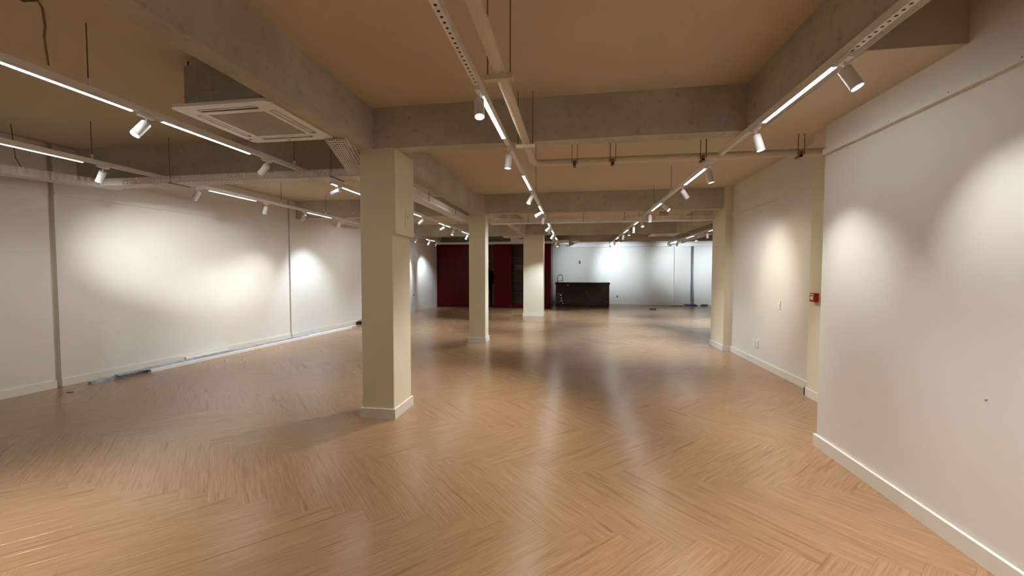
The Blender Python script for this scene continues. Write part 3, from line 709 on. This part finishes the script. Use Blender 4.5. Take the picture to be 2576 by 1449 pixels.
# ------------------------------------------------------------------ profiles lying by the grooved wall
def bar(y0, y1, off0, off1, w, h, z, mat, label, end=None):
    x0, x1 = LW(y0) + off0, LW(y1) + off1
    t = thing('metal_profile', (x0, y0, z), label, 'metal profile', 'profiles on the floor by the grooved wall')
    d = Vector((x1 - x0, y1 - y0, 0)); n = Vector((d.y, -d.x, 0)).normalized() * (w / 2)
    def seg(a, b, k0, k1, g=1.0):
        A, B = Vector((x0, y0, 0)) + d * a, Vector((x0, y0, 0)) + d * b
        return [tuple(p + Vector((0, 0, zz))) for zz in (k0, k1) for p in (A - n * g, A + n * g, B + n * g, B - n * g)]
    MB().hexa(seg(0, 1, z, z + 0.004)).build('web', mat, t)
    m = MB()
    for s in (-1, 1):
        q = n * s
        A, B = Vector((x0, y0, 0)), Vector((x0, y0, 0)) + d
        i = q * 0.8
        m2 = [tuple(p + Vector((0, 0, zz))) for zz in (z + 0.004, z + h) for p in (A + i, A + q, B + q, B + i)]
        MB().hexa(m2).build('flange', mat, t)
    if mat == 'wrap':
        rnd = random.Random(int(y0 * 31)); mb = MB(); N_ = 40; rings = []
        for k in range(N_ + 1):
            a = k / N_; P = Vector((x0, y0, 0)) + d * a
            ww = rnd.uniform(1.05, 1.4); hh = z + h * rnd.uniform(1.02, 1.25)
            rings.append([tuple(P - n * ww + Vector((0, 0, z))), tuple(P - n * ww * 0.9 + Vector((0, 0, hh))), tuple(P + n * ww * 0.9 + Vector((0, 0, hh * rnd.uniform(0.95, 1.1)))), tuple(P + n * ww + Vector((0, 0, z)))])
        vs = [p for r in rings for p in r]
        fs = [(k * 4 + j, (k + 1) * 4 + j, (k + 1) * 4 + (j + 1) % 4, k * 4 + (j + 1) % 4) for k in range(N_) for j in range(4)] + [(0, 1, 2, 3), (N_ * 4 + 3, N_ * 4 + 2, N_ * 4 + 1, N_ * 4)]
        smooth_angle(mb.add(vs, fs).build('plastic_sleeve', 'wrap', t), 50)
    else:
        MB().hexa([tuple(p + Vector((0, 0, zz))) for zz in (z + h, z + h + 0.003) for p in (Vector((x0, y0, 0)) - n, Vector((x0, y0, 0)) + n, Vector((x0, y0, 0)) + d + n, Vector((x0, y0, 0)) + d - n)]).build('lid', mat, t)
    return t
bar(5.02, 9.90, 0.315, 0.385, 0.055, 0.040, 0.0, 'alu', 'long bright white profile lying furthest from the grooved wall')
bar(4.36, 5.35, 0.225, 0.215, 0.05, 0.030, 0.0, 'wrap', 'wrapped profile end closest to the camera by the baseboard')
bar(4.62, 6.4, 0.285, 0.235, 0.05, 0.022, 0.042, 'wrap', 'wrapped grey profile overlapping the first wrapped end')
bar(5.4, 8.95, 0.155, 0.160, 0.07, 0.034, 0.0, 'wrap', 'long plastic wrapped blue grey profile along the baseboard')
bar(5.75, 6.55, 0.075, 0.070, 0.04, 0.062, 0.0, 'alu', 'short white profile tucked against the baseboard')
bar(8.5, 10.35, 0.245, 0.225, 0.05, 0.024, 0.0, 'alu', 'white profile reaching towards the small black box')
t = thing('black_box', (LW(10.8) + 0.10, 10.8, 0), 'small black box on the floor against the grooved wall', 'box')
bevel(MB().box(LW(10.8) + 0.03, LW(10.8) + 0.19, 10.68, 10.95, 0.0, 0.075).build('case', 'blackm', t), 0.006)
MB().tube([(LW(10.8) + 0.05, 10.8, 0.072), (LW(10.8) + 0.03, 10.85, 0.10), (LW(11.1) + 0.02, 11.1, 0.115)], 0.005, 6).build('cord', 'blackm', t)

# ------------------------------------------------------------------ red joinery
def cab(name, label, x0, x1, doors, y0=16.70, y1=17.7, z1=2.70):
    t = thing(name, ((x0 + x1) / 2, y0, 0), label, 'cabinet', 'red lacquered cabinets')
    MB().box(x0, x1, y0 + 0.025, y1, 0.10, z1).build('body', 'red', t)
    MB().box(x0, x1, y0 + 0.012, y1, 0.0, 0.098).build('plinth', 'red', t)
    for a, b in doors:
        bevel(MB().box(a + 0.003, b - 0.003, y0, y0 + 0.024, 0.102, z1 - 0.003).build('door', 'red', t), 0.002, 1)
    return t
cab('red_cabinet', 'wide dark red cabinet between the grooved wall and the middle pillar', -5.83, -4.30, ((-5.83, -5.08), (-5.08, -4.30)))
MB().box(-5.895, -5.832, 16.69, 16.724, 0.0, 2.70).build('filler', 'red', bpy.data.objects['red_cabinet'])
cab('red_cabinet', 'narrow dark red cabinet beside the dark doorway', -3.375, -2.665, ((-3.375, -2.665),))
cab('red_cabinet', 'dark red end cabinet behind the far wide pillar', -1.32, -0.945, ((-1.32, -0.945),), y1=18.19)
t = thing('open_bookcase', (-2.0, 16.7, 0), 'open dark bookcase with shelves beside the far wide pillar', 'bookcase')
MB().box(-2.664, -2.60, 16.70, 17.05, 0.0, 2.70).build('side_panel', 'red', t)
MB().box(-1.385, -1.322, 16.70, 17.05, 0.0, 2.70).build('side_panel', 'red', t)
MB().box(-2.60, -1.385, 17.02, 17.05, 0.1, 2.70).build('back_panel', 'wood', t)
MB().box(-2.60, -1.385, 16.71, 17.02, 0.0, 0.14).build('plinth', 'red', t)
for z in (0.62, 1.10, 1.60, 2.12, 2.66):
    MB().box(-2.60, -1.385, 16.73, 17.02, z, z + 0.03).build('shelf', 'wood', t)
tag(MB().box(-2.50, -2.08, 16.85, 17.015, 1.632, 1.82).build('cardboard_box', 'carton'), 'brown carton standing on a bookcase shelf', 'box')
# person in the doorway
def person():
    P = {'pel': (-3.660, 16.95, 0.98, .15), 'wst': (-3.660, 16.95, 1.18, .14), 'chs': (-3.660, 16.95, 1.42, .165), 'nk0': (-3.655, 16.95, 1.60, .075), 'nk1': (-3.650, 16.94, 1.68, .058),
         'hpl': (-3.760, 16.95, 0.92, .095), 'knl': (-3.760, 16.94, 0.52, .065), 'anl': (-3.760, 16.97, 0.09, .045), 'tol': (-3.770, 16.82, 0.04, .04),
         'hpr': (-3.560, 16.95, 0.92, .095), 'knr': (-3.560, 16.96, 0.52, .065), 'anr': (-3.550, 17.0, 0.09, .045), 'tor': (-3.540, 16.85, 0.04, .04),
         'shl': (-3.830, 16.95, 1.53, .065), 'ell': (-3.870, 16.97, 1.23, .05), 'wrl': (-3.860, 16.90, 0.98, .034),
         'shr': (-3.490, 16.95, 1.53, .065), 'elr': (-3.465, 16.97, 1.23, .05), 'wrr': (-3.470, 16.90, 0.98, .034)}
    E_ = [('pel', 'wst'), ('wst', 'chs'), ('chs', 'nk0'), ('nk0', 'nk1'), ('pel', 'hpl'), ('hpl', 'knl'), ('knl', 'anl'), ('anl', 'tol'), ('pel', 'hpr'), ('hpr', 'knr'), ('knr', 'anr'), ('anr', 'tor'),
          ('chs', 'shl'), ('shl', 'ell'), ('ell', 'wrl'), ('chs', 'shr'), ('shr', 'elr'), ('elr', 'wrr')]
    ks = list(P); me = bpy.data.meshes.new('person'); me.from_pydata([P[k][:3] for k in ks], [(ks.index(a), ks.index(b)) for a, b in E_], [])
    me.materials.append(MT['black'])
    o = bpy.data.objects.new('person', me); COL.objects.link(o)
    md = o.modifiers.new('skin', 'SKIN')
    for i, k in enumerate(ks): me.skin_vertices[0].data[i].radius = (P[k][3], P[k][3] * 0.8)
    me.skin_vertices[0].data[0].use_root = True
    s = o.modifiers.new('sub', 'SUBSURF'); s.levels = 2; s.render_levels = 2
    tag(o, 'person in black clothing standing in the dark doorway', 'person')
    # head with face, hair
    hm = MB(); prof = [(0.0, -0.125), (0.035, -0.12), (0.055, -0.09), (0.066, -0.045), (0.075, 0.0), (0.079, 0.04), (0.072, 0.08), (0.05, 0.108), (0.02, 0.121), (0.0, 0.123)]
    Mh = Matrix.Translation((-3.645, 16.93, 1.80)) @ Matrix.Diagonal((1, 1.22, 1, 1))
    hm.lathe(prof, Mh, 20); h = hm.build('head', 'skin', o, True)
    nm = MB().tube([(-3.645, 16.845, 1.825), (-3.645, 16.822, 1.785), (-3.645, 16.842, 1.775)], [0.008, 0.013, 0.010], 8).build('nose', 'skin', h, True)
    for sx in (-1, 1):
        MB().lathe([(0.0, -0.009), (0.008, -0.005), (0.010, 0), (0.008, 0.005), (0.0, 0.009)], Matrix.Translation((-3.645 + sx * 0.03, 16.846, 1.806)), 10).build('eye', 'blackm', h, True)
        MB().lathe([(0.0, -0.03), (0.012, -0.015), (0.014, 0.01), (0.0, 0.03)], Matrix.Translation((-3.645 + sx * 0.078, 16.945, 1.80)), 8).build('ear', 'skin', h, True)
        hx = -3.860 if sx < 0 else -3.470
        pl = MB().box(hx - 0.015, hx + 0.015, 16.862, 16.925, 0.885, 0.975)
        hd = bevel(pl.build('hand', 'skin', o), 0.01)
        for q in range(4):
            MB().tube([(hx, 16.870 + q * 0.017, 0.89), (hx, 16.868 + q * 0.017, 0.855), (hx - sx * 0.012, 16.868 + q * 0.017, 0.825 - (0.008 if q in (1, 2) else 0))], 0.008, 6).build('finger', 'skin', hd, True)
        MB().tube([(hx, 16.865, 0.955), (hx - sx * 0.01, 16.845, 0.925), (hx - sx * 0.012, 16.842, 0.895)], 0.0085, 6).build('thumb', 'skin', hd, True)
    MB().tube([(-3.667, 16.846, 1.745), (-3.645, 16.842, 1.743), (-3.623, 16.846, 1.745)], 0.005, 6).build('mouth', 'redp', h)
    hr = MB().lathe([(0.0865, 0.0), (0.0865, 0.045), (0.079, 0.088), (0.055, 0.118), (0.022, 0.131), (0.0, 0.133)], Matrix.Translation((-3.645, 16.94, 1.80)) @ Matrix.Diagonal((1, 1.2, 1, 1)), 20)
    hr.build('hair', 'blackm', h, True)
person()
# soffit and ducts above
t = thing('duct_soffit', (-3.0, 16.6, 2.70), 'white boxed soffit running above the red cabinets', 'soffit')
MB().box(-5.88, -0.9, 16.62, 17.28, 2.705, 2.80).build('box', 'white', t)
MB().box(-0.9, -0.22, 16.60, 17.25, 2.74, 2.84).build('end_box', 'white', t)
MB().box(-0.40, -0.22, 17.25, 19.2, 2.745, 2.80).build('branch', 'white', t)
t = thing('wall_trunking', (3.5, 19.3, 2.69), 'long white trunking box along the top of the far wall', 'trunking')
MB().box(-0.22, 8.18, 19.2, 19.39, 2.705, 2.87).build('trunk', 'white', t)
for x in (2.6, 6.05):
    MB().box(x - 0.02, x + 0.02, 19.193, 19.2, 2.705, 2.87).build('joint', 'white', t)
t = thing('air_duct', (4.35, 16.0, 2.74), 'white duct slanting towards the far wall trunking', 'duct')
MB().box(4.22, 4.46, 13.9, 19.19, 2.745, 2.86).build('run', 'trayw', t)
MB().box(4.24, 4.44, 14.6, 14.64, 2.86, CEIL).build('strap', 'steel', t)
MB().box(4.24, 4.44, 18.2, 18.24, 2.86, CEIL).build('strap', 'steel', t)
t = thing('air_duct', (-2.1, 15.0, 2.66), 'white duct elbow under the distant air conditioner', 'duct')
MB().box(-2.36, -2.10, 14.9, 15.2, 2.68, 2.86).build('elbow', 'white', t)
MB().box(-2.10, -1.2, 14.95, 15.15, 2.66, 2.76).build('run', 'white', t)
MB().tube([(-2.2, 15.05, 2.86), (-2.2, 15.05, CEIL + 0.003)], 0.006, 6).build('threaded_rod', 'steel', t)

# ------------------------------------------------------------------ bar counter
t = thing('bar_counter', (0.36, 17.4, 0), 'dark marble bar counter in front of the far white wall', 'bar counter')
MB().box(-0.77, 1.50, 17.42, 18.1, 0.06, 0.985).build('front', 'marble', t)
MB().box(-0.77, 1.50, 17.45, 18.08, 0.0, 0.058).build('plinth', 'blackm', t)
bevel(MB().box(-0.80, 1.525, 17.395, 18.15, 0.987, 1.075).build('worktop', 'marble', t), 0.006)
rnd = random.Random(3)
for x, z, w, h in ((-0.66, 0.58, .05, .03), (-0.56, 0.53, .09, .08), (-0.48, 0.61, .05, .025), (-0.53, 0.39, .05, .05), (-0.52, 0.27, .10, .05), (-0.47, 0.17, .06, .03), (-0.25, 0.95, .07, .03)):
    ring = [(x + w * 0.5 * math.cos(a * math.pi / 4) * rnd.uniform(.6, 1.2), z + h * 0.5 * math.sin(a * math.pi / 4) * rnd.uniform(.6, 1.2)) for a in range(8)]
    vs = [(p[0], 17.4185, p[1]) for p in ring] + [(p[0], 17.4215, p[1]) for p in ring]
    if z < 0.98: MB().add(vs, [tuple(range(8)), tuple(range(15, 7, -1))] + [(i, 8 + i, 8 + (i + 1) % 8, (i + 1) % 8) for i in range(8)]).build('pale_patch', 'sheet', t)
t = thing('arched_tap', (-0.59, 17.62, 1.075), 'black arched tap standing on the bar counter', 'tap')
pts = [(-0.705, 17.62, 1.075), (-0.705, 17.62, 1.28)] + [(-0.59 - 0.115 * math.cos(math.pi * i / 10), 17.62, 1.28 + 0.13 * math.sin(math.pi * i / 10)) for i in range(1, 10)] + [(-0.475, 17.62, 1.28), (-0.480, 17.62, 1.10)]
MB().tube(pts, 0.012, 8).build('spout', 'blackm', t, True)
MB().tube([(-0.705, 17.62, 1.13), (-0.478, 17.62, 1.17)], 0.009, 8).build('holder_arm', 'blackm', t, True)
MB().lathe([(0.0, 1.105), (0.028, 1.10), (0.028, 1.075), (0.0, 1.075)], Matrix.Translation((-0.705, 17.62, 0)), 14).build('base', 'blackm', t)

# ------------------------------------------------------------------ cables at the far wall
t = thing('conduit', (5.36, 19.3, 0), 'pale grey conduit standing against the far wall', 'conduit')
MB().tube([(5.345, 19.34, 2.70), (5.345, 19.34, 0.9), (5.36, 19.32, 0.4), (5.41, 19.28, 0.05)], 0.028, 10).build('pipe', 'pale', t, True)
MB().tube([(5.302, 19.25, 2.7), (5.306, 19.25, 1.0), (5.33, 19.2, 0.04)], 0.010, 8).build('cable', 'greyc', t, True)
MB().tube([(5.395, 19.36, 2.7), (5.40, 19.36, 1.2), (5.44, 19.32, 0.05)], 0.009, 8).build('cable', 'greyc', t, True)
def coil(name, cx, cy, r, turns, mat, label, rr, seed, sx=1.0):
    rnd = random.Random(seed); pts = []
    for i in range(turns * 16 + 1):
        a = i * math.pi / 8; q = r * (0.7 + 0.3 * math.sin(i * 0.37 + seed)) * rnd.uniform(0.9, 1.1)
        pts.append((cx + sx * q * math.cos(a), cy + q * math.sin(a) * 0.6, rr + i / (turns * 16) * rr * 3))
    tag(MB().tube(pts, rr, 6).build(name, mat, None, True), label, 'cable')
coil('cable_coil', 5.18, 19.06, 0.20, 5, 'bluec', 'blue cable heaped on the floor below the conduit', 0.016, 2, 1.6)
coil('cable_coil', 5.90, 19.14, 0.13, 3, 'bluec', 'small loop of blue cable beside the conduit foot', 0.014, 5, 1.4)
coil('cable_coil', 3.14, 16.81, 0.12, 3, 'blackm', 'small dark cable loop alone on the far floor', 0.012, 9, 1.5)
tag(MB().tube([(4.95, 18.98, 0.012), (4.7, 18.75, 0.012), (4.45, 18.6, 0.012), (4.25, 18.55, 0.012)], 0.011, 6).build('cable_tail', 'bluec', None, True), 'loose cable tail trailing from the blue heap', 'cable')
tag(MB().tube([(LW(4.0) + 0.42, 4.0, 0.0035), (LW(4.03) + 0.47, 4.03, 0.0035)], 0.004, 6).build('wood_chip', 'wood'), 'tiny dark chip on the floor near the grooved wall', 'debris')
